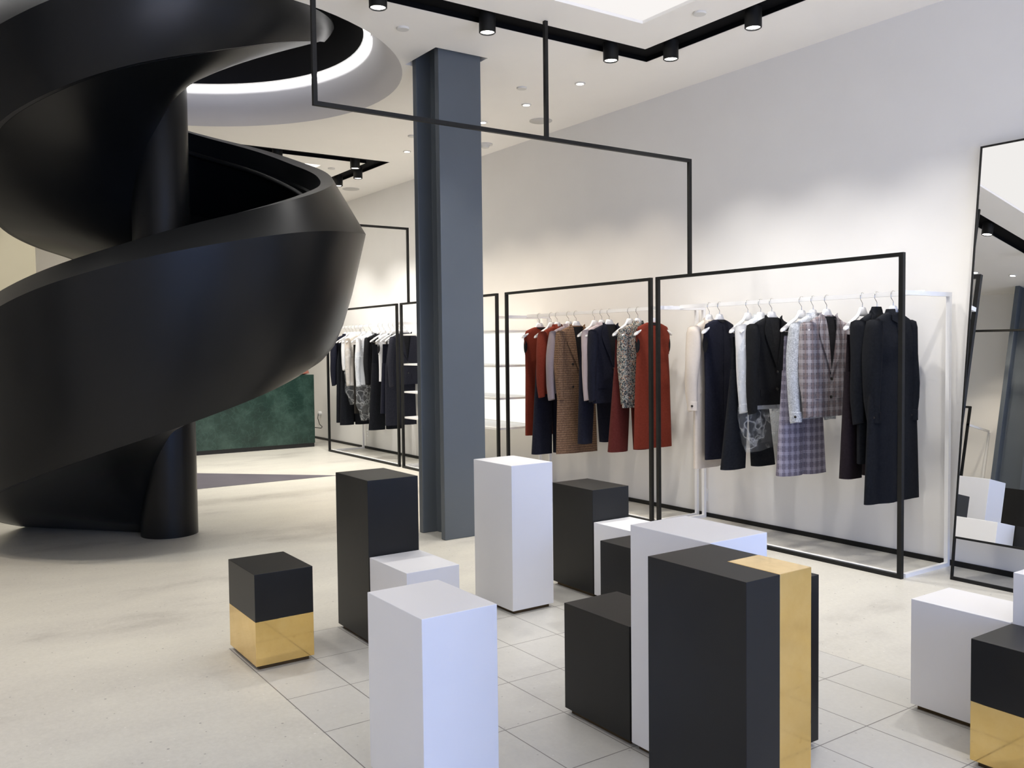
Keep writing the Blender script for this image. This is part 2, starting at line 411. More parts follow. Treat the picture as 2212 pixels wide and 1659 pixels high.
panel(P1, 'large white luminous ceiling panel over the plinths'); panel(P2, 'far luminous ceiling panel seen just above the stair balustrade', 'panel_far')

def spot_lamp(name, parent, energy, size, blend, color, z, rad=0.04, tilt=(0, 0, 0)):
    l = bpy.data.lights.new(name, 'SPOT'); l.energy = energy; l.spot_size = math.radians(size); l.spot_blend = blend
    l.color = color; l.shadow_soft_size = rad
    o = bpy.data.objects.new(name, l); COL.objects.link(o); o.parent = parent; o.location = (0, 0, z); o.rotation_euler = tilt
    return o
def track_spot(x, y, label, power=P_SPOT):
    t = empty('track_spotlight', (x, y, ZC)); tag(t, label, 'spotlight', 'black cylinder spotlights on the ceiling channels')
    r = 0.058; n = 28
    b = MB()
    prof = [(0.0, 0.034), (r, 0.034), (r, -0.098), (r-0.006, -0.103), (r-0.010, -0.098), (r-0.010, -0.085), (0.0, -0.085)]
    b.rings([[(pr_*math.cos(2*PI*j/n), pr_*math.sin(2*PI*j/n), z) for j in range(n)] for pr_, z in prof], cap0=False, cap1=False)
    b.build('housing', M['black'], t, smooth=True)
    b = MB(); b.cyl(0, 0, -0.093, -0.088, r-0.011, n=28); b.build('lens', M['lens'], t)
    spot_lamp('lamp', t, power, 92, 0.7, NEUT, -0.112)
    return t
XA = R1['x0']+0.1125; YA = R1['y1']-0.1125
for y, lb in ((4.55, 'black spotlight left of the ceiling channel corner'), (3.43, 'black spotlight right of the hanging frame post, above the blue-grey column'),
              (2.60, 'black spotlight at the top edge left of the column'), (1.55, 'black spotlight on the near channel, second from its left end'), (0.5, 'black spotlight on the near channel over the open floor')):
    track_spot(XA, y, lb)
for x, lb in ((-4.945, 'black spotlight just right of the ceiling channel corner'), (-4.155, 'black spotlight over the plain wall above the nearest rack'), (-3.3, 'black spotlight above the leaning mirror'), (-2.4, 'black spotlight over the right hand plinths')):
    track_spot(x, YA, lb, 108)
for x, y in ((-0.47, 4.0), (-0.47, 2.4), (-0.47, 0.8), (-4.0, -0.22), (-2.6, -0.22)):
    track_spot(x, y, 'black spotlight on the near side of the ceiling channel behind the photographer', 22)
XA2 = R2['x1']-0.1125; YA2 = R2['y1']-0.1125
track_spot(XA2, 3.66, 'black spotlight partly behind the upper edge of the stair balustrade', 80)
track_spot(XA2, 4.62, 'upper of the two close spotlights at the far channel corner', 80)
track_spot(-10.52, YA2, 'lower of the two close spotlights at the far channel corner', 150)
track_spot(-11.13, YA2, 'small spotlight peeking out beside the stair balustrade top', 150)
track_spot(-12.3, YA2, 'black spotlight on the far channel hidden behind the stair', 170)
for x, y in ((XA2, 2.6), (XA2, 1.0)):
    track_spot(x, y, 'black spotlight of the far channel behind the stair', 80)

def downlight(x, y, label, power=P_DOWN):
    t = empty('recessed_downlight', (x, y, ZC)); tag(t, label, 'downlight', 'small recessed downlights along the wall')
    n = 24; b = MB()
    prof = [(0.047, -0.0005), (0.047, -0.006), (0.033, -0.008), (0.031, -0.0005)]
    b.rings([[(r*math.cos(2*PI*j/n), r*math.sin(2*PI*j/n), z) for r, z in prof] for j in range(n)], loop=True)
    b.build('trim_ring', M['cap'], t, smooth=True)
    b = MB(); b.cyl(0, 0, -0.006, -0.001, 0.031); b.build('lens', M['lens'], t)
    spot_lamp('lamp', t, power, 86, 0.7, WARM, -0.02, 0.035)
downlight(-6.063, 4.936, 'recessed downlight nearest the plain wall, right of the hanging frame post')
downlight(-6.861, 4.937, 'middle recessed downlight above the ceiling speaker')
downlight(-7.625, 4.945, 'recessed downlight just touching the right edge of the column')
downlight(-8.415, 4.94, 'recessed downlight hidden behind the column')
downlight(-9.208, 4.925, 'recessed downlight left of the column')
downlight(-15.0, 2.3, 'added recessed downlight brightening the far back wall, unseen behind the stair', 110)  # extra lamp, added out of sight to lift the dim back wall
downlight(-5.86, -0.37, 'recessed downlight over the opposite wall, seen right in the mirror')
downlight(-6.22, -0.12, 'recessed downlight seen at the left edge of the mirror above the leaning post')

def disc(name, mat, x, y, r, h, label, cat, group=None):
    b = MB(); n = 32
    prof = [(0.0, 0), (r, 0), (r, -h*0.6), (r*0.93, -h), (0, -h)]
    b.rings([[(q*math.cos(2*PI*j/n), q*math.sin(2*PI*j/n), z-0.0005) for j in range(n)] for q, z in prof], cap0=False, cap1=False)
    return tag(b.build(name, mat, smooth=True, loc=(x, y, ZC)), label, cat, group)
G = 'flat round sprinkler caps on the ceiling'
disc('sprinkler_cap', M['cap'], -5.697, 3.03, 0.045, 0.014, 'white sprinkler cap above and left of the column top', 'sprinkler cap', G)
disc('sprinkler_cap', M['cap'], -6.433, 4.581, 0.045, 0.014, 'white sprinkler cap between the column and the hanging frame post', 'sprinkler cap', G)
disc('sprinkler_cap', M['cap'], -8.503, 4.612, 0.045, 0.014, 'white sprinkler cap just left of the column', 'sprinkler cap', G)
disc('sprinkler_cap', M['cap'], -4.346, 4.591, 0.045, 0.014, 'white sprinkler cap between the light panel and its black channel', 'sprinkler cap', G)
disc('sprinkler_cap', M['cap'], -10.542, 4.57, 0.045, 0.014, 'small white sprinkler cap inside the far channel corner', 'sprinkler cap', G)
disc('ceiling_speaker', M['speaker'], -7.27, 5.407, 0.115, 0.008, 'round grey ceiling speaker near the hanging frame post', 'speaker', 'round ceiling speakers')
disc('ceiling_speaker', M['speaker'], -11.765, 5.388, 0.12, 0.008, 'round grey ceiling speaker beyond the far channel corner', 'speaker', 'round ceiling speakers')
t = empty('smoke_detector', (-8.42, 5.487, ZC)); tag(t, 'white smoke detector on the ceiling right of the column', 'smoke detector')
b = MB(); b.cyl(0, 0, -0.014, -0.0005, 0.085); b.build('base', M['cap'], t, smooth=True)
b = MB(); b.cyl(0, 0, -0.045, -0.014, 0.04, 0.055); b.build('sensor', M['cap'], t, smooth=True)

# ------------------------------------------------------------------ steel column (H section)
def h_column(x1, x0, y0, y1, label):
    b = MB(); tf = 0.06; ym = (y0+y1)/2; z1 = ZC+0.15
    pts = [(x1, y0), (x1, y1), (x1-tf, y1), (x1-tf, ym+0.06), (x0+tf, ym+0.06), (x0+tf, y1), (x0, y1), (x0, y0), (x0+tf, y0), (x0+tf, ym-0.06), (x1-tf, ym-0.06), (x1-tf, y0)]
    b.rings([[(x-x1, y-y0, z) for x, y in pts] for z in (0.0, z1)])
    return tag(b.build('steel_column', M['column'], bevel=0.006, loc=(x1, y0, 0)), label, 'column')
h_column(-5.972, -6.385, 3.475, 3.857, 'blue-grey painted steel column of H section behind the plinths')
h_column(-5.62, -6.06, -1.2, -0.86, 'dark blue-grey steel column by the opposite wall, seen only in the mirror')

# ------------------------------------------------------------------ spiral stair
CX, CY = -7.60, 1.81; CA = -13.4642
T_TOP = [(-125, 1.38), (-44, 1.969), (-28, 2.089), (-12, 2.20), (4, 2.331), (20, 2.448), (36, 2.564), (52, 2.683), (68, 2.814), (80, 2.90), (90, 2.995), (102, 3.101), (112, 3.179), (122, 3.266), (132, 3.355), (142, 3.433), (152, 3.496), (162, 3.553), (200, 3.80), (250, 4.10), (320, 4.36), (380, 4.38), (446, 4.38)]
T_RID = [(-125, 1.12), (-52, 1.72), (-44, 1.80), (-36, 1.875), (-20, 1.997), (-4, 2.11), (12, 2.209), (28, 2.303), (44, 2.377), (60, 2.412), (76, 2.452), (84, 2.482), (120, 2.62), (180, 2.88), (250, 3.2), (300, 3.48), (322, 3.63), (328, 3.706), (345, 3.84), (380, 3.98), (446, 4.19)]
T_BOT = [(-150, -0.2), (-125, 0.0), (-90, 0.285), (-66, 0.470), (-50, 0.587), (-34, 0.702), (-18, 0.822), (-2, 0.933), (14, 1.047), (30, 1.153), (46, 1.256), (62, 1.345), (78, 1.43), (100, 1.55), (150, 1.87), (190, 2.15), (218, 2.344), (230, 2.393), (242, 2.456), (248, 2.493), (262, 2.62), (285, 2.87), (308, 3.09), (324, 3.201), (340, 3.321), (356, 3.437), (372, 3.541), (388, 3.662), (404, 3.792), (420, 3.91), (446, 4.10)]
T_JUN = [(-150, -0.15), (-122, 0.0), (-88, 0.091), (-67, 0.257), (-50, 0.392), (-36, 0.53), (-15, 0.696), (0, 0.79), (40, 1.07), (100, 1.45), (180, 1.93), (272, 2.588), (291, 2.749), (317, 2.959), (336, 3.108), (363, 3.294), (393, 3.525), (448, 3.72)]
T_RR = [(-125, 1.52), (-50, 1.47), (0, 1.53), (50, 1.605), (80, 1.64), (120, 1.63), (250, 1.52), (320, 1.48), (380, 1.45), (446, 1.40)]
T_RB = [(-125, 1.44), (-50, 1.30), (0, 1.25), (80, 1.20), (218, 1.30), (300, 1.28), (420, 1.28), (446, 1.34)]
T0, T1, DT = -130, 440, 3
def P(th, r, z):
    a = math.radians(th+CA); return (CX+r*math.cos(a), CY+r*math.sin(a), z)
st = empty('spiral_staircase', (CX, CY, 0)); tag(st, 'black sculptural spiral staircase winding up into the round ceiling opening', 'staircase')
OFF = Vector((CX, CY, 0))
def loc(p): return tuple(Vector(p)-OFF)
rings = []; soff = []
th = T0
while th <= T1+0.01:
    zt, zr, zb, zj = sm(T_TOP, th), sm(T_RID, th), max(0.001, sm(T_BOT, th, 5)), max(0.0005, sm(T_JUN, th, 5))
    rr, rb = sm(T_RR, th), sm(T_RB, th)
    zt = max(zt, zr+0.05)
    rtop = interp([(40, 1.345), (70, 1.375), (110, 1.375), (160, 1.345)], th) if th < 250 else interp([(250, 1.345), (380, 1.33), (446, 1.34)], th)
    ff = interp([(25, 0.0), (70, 1.0), (180, 1.0), (260, 0.0)], th)
    cs = [(rb, zb)] + [(rb+(fr*ff+fs*(1-ff))*(rr-rb), zb+fz*(zr-zb)) for fz, fr, fs in ((0.035, 0.20, 0.05), (0.12, 0.38, 0.17), (0.27, 0.54, 0.36), (0.52, 0.725, 0.63), (0.76, 0.865, 0.83))] + [(rr, zr), (rtop, zt), (rtop-0.105, zt-0.035*min(1, max(0, (th-55)/60))), (rtop-0.09, zt-0.20), (rtop-0.12, zt-0.215), (rtop-0.12, zt-0.25), (rr-0.13, zr-0.02), (rb-0.04, zb+0.10), (rb-0.05, zb+0.002)]
    rings.append([loc(P(th, r, z)) for r, z in cs])
    k = 9; row = []
    for i in range(k+1):
        u = i/k; r = 0.20 + (rb-0.04-0.20)*u; z = zj + (zb-zj)*(u**0.9)
        row.append((r, z))
    up = [(r, z+0.07) for r, z in reversed(row)]
    soff.append([loc(P(th, r, z)) for r, z in row+up])
    th += DT
b = MB(); b.rings(rings); b.build('balustrade', M['stair'], st, smooth=True, angle=24)
b = MB(); b.rings(soff); b.build('soffit', M['stair'], st, smooth=True, angle=50)
b = MB(); b.cyl(0, 0, 0, 5.5, 0.222, n=64); b.build('central_column', M['stair'], st, smooth=True, angle=40)
th = T0+4; i = 0
while th < T1-12:
    zt0 = max(sm(T_BOT, th+12), sm(T_JUN, th+12)) + 0.10
    b = MB(); a0, a1 = th, th+12.6
    ro = 1.13
    arc = [P(a0+(a1-a0)*q/4, ro, 0) for q in range(5)] + [P(a1-(a1-a0)*q/4, 0.215, 0) for q in range(5)]
    b.rings([[loc((x, y, z)) for x, y, _ in arc] for z in (zt0-0.05, zt0)])
    b.build('tread', M['stair'], st); th += 12; i += 1
hr = [loc(P(t_, 1.175, sm(T_TOP, t_)-0.235)) for t_ in range(-110, 440, 5)]
b = MB(); b.tube(hr, 0.022, 10); b.build('handrail', M['black'], st, smooth=True)

# dark triangular floor inlay by the stair
b = MB(); tri = [(-9.86, 4.27), (-13.2, 0.93), (-9.86, 0.93)]
b.rings([[(x, y, z) for x, y in tri] for z in (0.0, 0.003)]); struct(b.build('trim_2', M['inlay']))

# ------------------------------------------------------------------ plinths
CXS = -4.463; PX = 0.4025; RYS = 1.335; PY = 0.2915
def cell(c, r): return CXS+PX*c+0.004, CXS+PX*(c+1)-0.004, RYS+PY*r+0.003, RYS+PY*(r+1)-0.003
GP = 'display plinths on the tile grid'
def plinth(c, r, h, kind, label):
    x0, x1, y0, y1 = cell(c, r); cx, cy = (x0+x1)/2, (y0+y1)/2; hx, hy = (x1-x0)/2, (y1-y0)/2
    t = empty('display_plinth', (cx, cy, 0)); tag(t, label, 'plinth', GP)
    b = MB(); b.box(-hx+0.02, hx-0.02, -hy+0.02, hy-0.02, 0, 0.021); b.build('recessed_base', M['brass_dark'], t)
    if kind in ('white', 'black'):
        b = MB(); b.box(-hx, hx, -hy, hy, 0.021, h); b.build('body', M['box_'+kind], t, bevel=0.0025)
    elif kind == 'half':
        b = MB(); b.box(-hx, hx, -hy, hy, 0.021, h*0.51); o = b.build('brass_base', M['brass'], t, bevel=0.0015); o['label'] = 'polished brass lower half'
        b = MB(); b.box(-hx, hx, -hy, hy, h*0.51, h); o = b.build('body', M['box_black'], t, bevel=0.002); o['label'] = 'matt black upper half'
    elif kind == 'corner':
        xs, ys = 0.0, 0.0
        b = MB(); pts = [(-hx, -hy), (hx, -hy), (hx, ys), (xs, ys), (xs, hy), (-hx, hy)]
        b.rings([[(x, y, z) for x, y in pts] for z in (0.021, h)]); b.build('body', M['box_black'], t, bevel=0.0015)
        b = MB(); b.box(xs, hx, ys, hy, 0.021, h+0.0005); o = b.build('brass_corner', M['brass'], t, bevel=0.0015); o['label'] = 'polished brass corner column'
    return t
HS, HM, HT = 0.455, 0.645, 0.84
plinth(0, 0, HS, 'half', 'short plinth, black above and brass below, standing apart at the left on open floor')
plinth(0, 2, HT, 'black', 'tall black plinth at the left, behind the small white plinth')
plinth(1, 2, HS, 'white', 'low white plinth against the tall black one, shadow across its top')
plinth(3+1, 0, HM, 'white', 'large white plinth in the foreground, cut by the bottom edge of the picture')
plinth(0, 5, HT, 'white', 'tall narrow white plinth in front of the blue-grey column')
plinth(0, 7, HM, 'black', 'black plinth furthest back, in front of the rust garments rack')
plinth(1, 7, HS, 'white', 'low white plinth whose corner touches the furthest black plinth')
plinth(2, 6, HS, 'black', 'low black plinth squeezed between white plinths in the middle, mostly hidden')
plinth(4, 3, HS, 'black', 'low black plinth left of the tall middle white one, greyish top')
plinth(5, 3, HT, 'white', 'tall wide white plinth in the middle, behind the black and brass one')
plinth(6, 2, HT, 'corner', 'tall black plinth with a brass corner, biggest in the foreground')
plinth(5, 4+0, HM, 'black', 'black plinth showing only as a dark strip right of the brass corner')
plinth(6, 7, HS, 'white', 'low white plinth at the right, closest to the leaning mirror')
plinth(7, 6, HS, 'half', 'short plinth, black above and brass below, at the right edge of the picture')
plinth(7, 7, HM, 'white', 'white plinth cut by the right edge, behind the black and brass one')

# ------------------------------------------------------------------ racks
YF, YB, ZR, TB = 5.21, 5.765, 2.065, 0.029
def rack(x0, x1, label, shelves=False, y_f=YF, y_b=YB, sgn=1):
    t = empty('clothing_rack', ((x0+x1)/2, y_f, 0)); tag(t, label, 'clothes rack' if not shelves else 'shelving', 'black framed wall racks')
    hw = (x1-x0)/2; k = TB/2; dpt = (y_b-y_f)*sgn
    def Y(v): return v*sgn
    def bx(b, xa, xb, ya, yb, za, zb): b.box(xa, xb, min(Y(ya), Y(yb)), max(Y(ya), Y(yb)), za, zb)
    b = MB(); bx(b, -hw, -hw+TB, -k, k, 0, ZR); b.build('post', M['black'], t)
    b = MB(); bx(b, hw-TB, hw, -k, k, 0, ZR); b.build('post', M['black'], t)
    b = MB(); bx(b, -hw+TB, hw-TB, -k, k, ZR-0.025, ZR); b.build('top_bar', M['black'], t)
    b = MB(); bx(b, -hw+TB, hw-TB, -k, k, 0, 0.025); b.build('bottom_bar', M['black'], t)
    b = MB(); bx(b, -hw+TB, hw-TB, k, k+0.024, 0.002, 0.029); o = b.build('floor_strip', M['white_metal'], t); o['label'] = 'white inner floor strip'
    D = dpt
    for s in (-1, 1):
        b = MB(); xa, xb = (-hw, -hw+0.026) if s < 0 else (hw-0.026, hw)
        bx(b, xa, xb, k, D, 1.80, 1.828); bx(b, xa, xb, D-0.028, D, 0.026, 1.80); bx(b, xa, xb, k+0.024, D, 0.0, 0.026)
        o = b.build('side_frame', M['white_metal'], t); o['label'] = 'white side frame'
    if not shelves:
        b = MB(); bx(b, -hw+0.026, hw-0.026, 0.245, 0.275, 1.808, 1.838); o = b.build('hanging_rail', M['white_metal'], t); o['label'] = 'white hanging rail'
    else:
        for z in (0.645, 0.965, 1.31, 1.68):
            b = MB(); bx(b, -hw+0.027, hw-0.027, k, D-0.03, z-0.022, z); b.build('shelf', M['white_metal'], t)
        b = MB(); bx(b, -hw+0.03, hw-0.03, D-0.006, D+0.002, 0.65, 1.655); o = b.build('backlit_panel', M['backlit'], t); o['label'] = 'glowing white back panel'
    return t
rack(-5.42, -3.213, 'nearest black framed rack, holding the black coats and plaid blazer')
rack(-7.642, -5.478, 'black framed rack of rust and navy clothes behind the plinths')
rack(-9.975, -7.795, 'empty black framed shelving with white shelves behind the column', True)
rack(-12.30, -10.065, 'furthest black framed rack with black and white clothes beside the green desk')
rack(-8.5, -6.32, 'black framed rack on the opposite wall, seen in the mirror', False, -0.64, -1.19, 1)

# hanging ceiling frames
def hang_frame(X, y0, ym, y1, zb, label):
    t = empty('hanging_frame', (X, y1, ZR)); tag(t, label, 'hanging frame', 'black rectangular hanging frames'); k = 0.013
    def bx(nm, ya, yb, za, zb_):
        b = MB(); b.box(-k, k, ya-y1, yb-y1, za-ZR, zb_-ZR); b.build(nm, M['black'], t)
    bx('crossbar', y0-k, y1+k, zb-2*k, zb)
    bx('ceiling_rod', y0-k, y0+k, zb, ZC-0.001); bx('ceiling_rod', ym-k, ym+k, zb, ZC-0.001)
    bx('drop_rod', y1-k, y1+k, ZR+0.0005, zb-2*k)
hang_frame(-5.045, 2.09, 3.80, 5.21, 2.967, 'thin black bar hanging from the near ceiling channel down to the nearest rack')
hang_frame(-9.765, 2.1, 2.95, 5.21, 2.975, 'thin black hanging bar further back, between stair and column')

t = empty('hanging_frame', (-6.4, -0.64, 3.1)); tag(t, 'thin black horizontal bar over the opposite wall, crossing the mirror', 'hanging frame', 'black rectangular hanging frames')
b = MB(); b.box(-1.6, 1.6, -0.013, 0.013, -0.013, 0.013); b.build('crossbar', M['black'], t)
for xx in (-1.587, 1.587):
    b = MB(); b.box(xx-0.013, xx+0.013, -0.013, 0.013, 0.013, ZC-3.1-0.001); b.build('ceiling_rod', M['black'], t)

# ------------------------------------------------------------------ leaning mirror
mw = 1.25; mh = 2.765
tilt = math.atan2(5.755-5.44, 2.75)
t = empty('leaning_mirror', (-3.03, 5.44, 0)); t.rotation_euler = (-tilt, 0, 0)
tag(t, 'tall black framed floor mirror leaning on the wall at the right edge', 'mirror')
b = MB(); fw = 0.011
b.box(0, fw, 0, 0.02, 0, mh); b.box(mw-fw, mw, 0, 0.02, 0, mh); b.box(fw, mw-fw, 0, 0.02, mh-fw, mh); b.box(fw, mw-fw, 0, 0.02, 0, 0.022); b.box(fw, mw-fw, 0, 0.02, 0.262, 0.275)
b.build('frame', M['black'], t)
b = MB(); b.box(fw, mw-fw, 0.004, 0.014, 0.275, mh-fw); b.build('mirror_glass', M['mirror'], t)

# ------------------------------------------------------------------ green marble desk
t = empty('reception_desk', (-13.3, 4.2, 0)); tag(t, 'dark green marble counter with black foot, far beyond the staircase', 'counter')
b = MB(); b.box(-0.3, 0.27, -1.4, 1.09, 0.06, 1.113); b.build('marble_block', M['marble'], t, bevel=0.004)
b = MB(); b.box(-0.27, 0.262, -1.37, 1.08, 0, 0.06); b.build('foot', M['marble_edge'], t)
# coral coloured object on the desk
b = MB(); n = 20; prof = [(0.10, 0), (0.165, 0.02), (0.15, 0.07), (0.19, 0.14), (0.175, 0.145), (0.135, 0.08), (0.09, 0.03)]
b.rings([[(r*(1+0.08*math.sin(3*a))*math.cos(a), 1.25*r*math.sin(a), z) for a in [2*PI*j/n for j in range(n)]] for r, z in prof])
M['coral'] = noisy('coral_glaze', (0.50, 0.13, 0.08), (0.62, 0.24, 0.17), 9, 0.35)
tag(b.build('bowl', M['coral'], smooth=True, loc=(-13.22, 5.08, 1.113)), 'coral red bowl on the right end of the green counter', 'bowl')
# power plug and cable, wall outlets
t = empty('power_plug', (-14.01, YR, 0.434)); tag(t, 'white plug and cable on the wall beside the green counter', 'plug')
b = MB(); b.cyl(0, 0, -0.0, 0.05, 0.035); o = b.build('socket', M['white_metal'], t); o.rotation_euler = (PI/2, 0, 0)
b = MB(); pts = [(0, -0.05, 0), (0.03, -0.07, -0.08), (0.10, -0.07, -0.17), (0.28, -0.10, -0.2), (0.6, -0.25, -0.19), (0.72, -0.42, -0.16)]
b.tube(pts, 0.006, 6); b.build('cable', M['black'], t, smooth=True)
for x, z, lb in ((-5.443, 0.19, 'white wall socket low behind the nearest rack'), (-12.232, 0.239, 'white wall socket low behind the furthest rack')):
    t = empty('wall_socket', (x, YR, z)); tag(t, lb, 'socket', 'white wall sockets')
    b = MB(); b.box(-0.035, 0.035, -0.006, -0.0005, -0.055, 0.055); b.build('cover_plate', M['white_metal'], t, bevel=0.002)
    for zz in (-0.02, 0.02):
        b = MB(); b.box(-0.014, 0.014, -0.0075, -0.006, zz-0.012, zz+0.012); b.build('outlet', M['cap'], t)
# small curved hook on the warm wall
b = MB(); b.tube([(0, 0, 0.12), (0.03, 0.02, 0.13), (0.05, 0.03, 0.06), (0.05, 0.01, -0.02), (0.04, -0.05, -0.08), (0.0, -0.08, -0.10)], [0.02, 0.024, 0.022, 0.018, 0.014, 0.01], 10)
tag(b.build('wall_hook', M['brass_dark'], smooth=True, loc=(-14.0, 1.16, 3.05)), 'small curved brown hook on the warm wall at the left edge', 'hook')

# ------------------------------------------------------------------ hangers
YH = 5.47; ZH = 1.8385
def hanger_parts(clip):
    b = MB()
    hook = []
    for a in range(-60, 181, 20):
        an = math.radians(a); hook.append((0.0, 0.021*math.cos(an)*1.0 - 0.0, 0.0 + 0.021*math.sin(an)-0.018))
    hook = [(0, 0.024, -0.026)] + [(0, 0.026*math.cos(math.radians(a)), -0.0215+0.0245*math.sin(math.radians(a))) for a in range(0, 181, 20)] + [(0, -0.026, -0.040), (0, -0.012, -0.055), (0, 0, -0.068), (0, 0, -0.10)]
    b.tube(hook, 0.0022, 8); hk = b
    b = MB(); rs = []
    for i in range(-14, 15):
        y = i/14*0.212; ay = abs(y)
        if ay < 0.032: zt_, zb_ = -0.096, -0.158
        else:
            s = ay-0.032; e = min(1, s/0.02)
            zt_ = -0.096 - 0.036*e - 0.50*s - 0.2*s*s*2; zb_ = -0.158 + 0.016*e - 0.52*s
            if zt_-zb_ < 0.026: zb_ = zt_-0.026
        hx = 0.011 + 0.013*min(1, ay/0.19)**2
        if ay > 0.205: hx *= 0.6; zt_ -= 0.005; zb_ += 0.006
        zc, hz = (zt_+zb_)/2, (zt_-zb_)/2; xo = 0.004*(ay/0.2)**2
        rs.append([(xo+hx*math.copysign(abs(math.cos(a))**0.8, math.cos(a)), y, zc+hz*math.copysign(abs(math.sin(a))**0.8, math.sin(a))) for a in [2*PI*j/12 for j in range(12)]])
    b.rings(rs); body = b
    cl = []
    if clip:
        c = MB(); c.tube([(0.012, -0.19, -0.225), (0.012, -0.185, -0.252), (0.012, 0.185, -0.252), (0.012, 0.19, -0.225)], 0.003, 8); cl.append(('bar', c))
        for yy in (-0.13, 0.13):
            c = MB(); c.box(0.002, 0.028, yy-0.012, yy+0.012, -0.285, -0.243); cl.append(('clip', c))
    return hk, body, cl
PROTO = {}
def hanger(x, rz, label, clip):
    if clip not in PROTO:
        t = empty('clothes_hanger', (x, YH, ZH+0.003), rz)
        hk, body, cl = hanger_parts(clip)
        hk.build('hook', M['chrome'], t, smooth=True); body.build('shoulder_bar', M['hanger'], t, smooth=True, angle=60)
        for nm_, c in cl: c.build(nm_, M['chrome'], t, smooth=(nm_ == 'bar'))
        PROTO[clip] = t
    else:
        src = PROTO[clip]; t = src.copy(); COL.objects.link(t); t.location = (x, YH, ZH+0.003); t.rotation_euler = (0, 0, rz)
        for ch in src.children:
            d = ch.copy(); COL.objects.link(d); d.parent = t
    tag(t, label, 'hanger', 'white clothes hangers on the wall racks')
    return t

# ------------------------------------------------------------------ garments (local frame: x towards street, y across, z below the rail)
def se(a, bq, phi, e=0.85):
    c, s = math.cos(phi), math.sin(phi)
    x = bq*math.copysign(abs(c)**e, c)
    return (x*0.62 if x > 0 else x*0.9, a*math.copysign(abs(s)**e, s))
class Shape:
    def __init__(s, rows, seed, fold=0.006): s.rows = rows; s.seed = seed; s.fold = fold
    def ab(s, z):
        rw = s.rows
        for (z0, a0, b0), (z1, a1, b1) in zip(rw, rw[1:]):
            if z >= z1:
                t = (z-z0)/(z1-z0) if z1 != z0 else 0
                t = min(1, max(0, t)); return a0+(a1-a0)*t, b0+(b1-b0)*t
        return rw[-1][1], rw[-1][2]
    def amp(s, z): return s.fold*min(1, max(0, (-0.25-z)/0.5))
    def pt(s, z, phi, grow=0.0):
        a, bb = s.ab(z); x, y = se(a+grow, bb+grow, phi)
        d = s.amp(z)*(math.sin(5*phi+s.seed)+0.6*math.sin(9*phi+1.7*s.seed+z*2))
        n = math.hypot(x/max(bb, .01), y/max(a, .01)) or 1
        return (x + d*(x/max(bb, .01))/n, y + 0.4*d*(y/max(a, .01))/n, z)
    def front(s, y, z, off):
        a, bb = s.ab(z); q = max(-0.98, min(0.98, y/a)); phi = math.asin(math.copysign(abs(q)**(1/0.85), q))
        p = s.pt(z, phi); return (p[0]+off, y, z)
def torso_mesh(sh, hemz, seg=40, hem_wave=0.0, tilt=0.0):
    zs = [r[0] for r in sh.rows if r[0] > hemz]; z = -0.26
    while z > hemz+0.03: zs.append(z); z -= 0.05
    zs = sorted(set(zs+[hemz]), reverse=True); rs = []
    for z in zs:
        ring = []
        for j in range(seg):
            phi = 2*PI*j/seg; p = sh.pt(z, phi)
            u = (z+0.2)/(hemz+0.2) if z < -0.2 else 0
            ring.append((p[0], p[1], p[2]+tilt*p[1]*max(0, u)))
        rs.append(ring)
    b = MB(); b.rings(rs, cap0=True, cap1=False)
    # inner face at the hem so the cloth has thickness
    last = rs[-1]; inn = [(x*0.93, y*0.97, z+0.001) for x, y, z in last]; deep = [(x*0.9, y*0.95, z+0.10) for x, y, z in last]
    b.rings([last, inn, deep], cap0=False, cap1=True)
    return b
def torso_rows(w, hw, hem, d=0.065, neck=-0.118, sleeveless=False, flare=0.0):
    tip = w
    return [(neck, 0.058, 0.036), (neck-0.008, 0.085, 0.042), (-0.138, 0.118, 0.044), (-0.158, 0.165, 0.048), (-0.178, tip-0.008, 0.052), (-0.205, tip+0.006, 0.056), (-0.27, tip+0.004, d),
            (-0.40, w*0.97, d), (-0.60, (w+hw)/2*0.96, d*0.92), (hem, hw, d*0.85+flare)]
def sleeve(side, end, w, puff=0.0, fwd=0.015, seed=0, taper=0.62, out=0.035):
    b = MB(); rs = []; n = 16; zs = [-0.166, -0.178, -0.22, -0.32, -0.40, -0.50, -0.60, -0.70, -0.80, -0.90, -1.0]
    zs = [z for z in zs if z > end+0.03]+[end]
    for k, z in enumerate(zs):
        u = (z+0.166)/(end+0.166)
        yc = side*(w-0.030 + out*math.sin(min(1, u*1.3)*PI/2) - 0.012*u*u)
        xc = -0.016 + fwd*u*u + 0.006*math.sin(u*5+seed)
        rx = (0.066*(1-(1-taper)*u)+puff*math.sin(u*PI))*(0.5 if k == 0 else 0.88 if k == 1 else 1)
        ry = (0.040*(1-(1-taper)*0.8*u)+puff*0.7*math.sin(u*PI))*(0.55 if k == 0 else 0.95 if k == 1 else 1)
        rs.append([(xc+rx*math.cos(a)*(1+0.06*math.sin(3*a+z*14+seed)), yc+ry*math.sin(a)*(1+0.08*math.sin(2*a+z*17+seed)), z+0.012*math.cos(a)*u) for a in [2*PI*j/n for j in range(n)]])
    b.rings(rs); return b, (xc, yc, rx, ry)
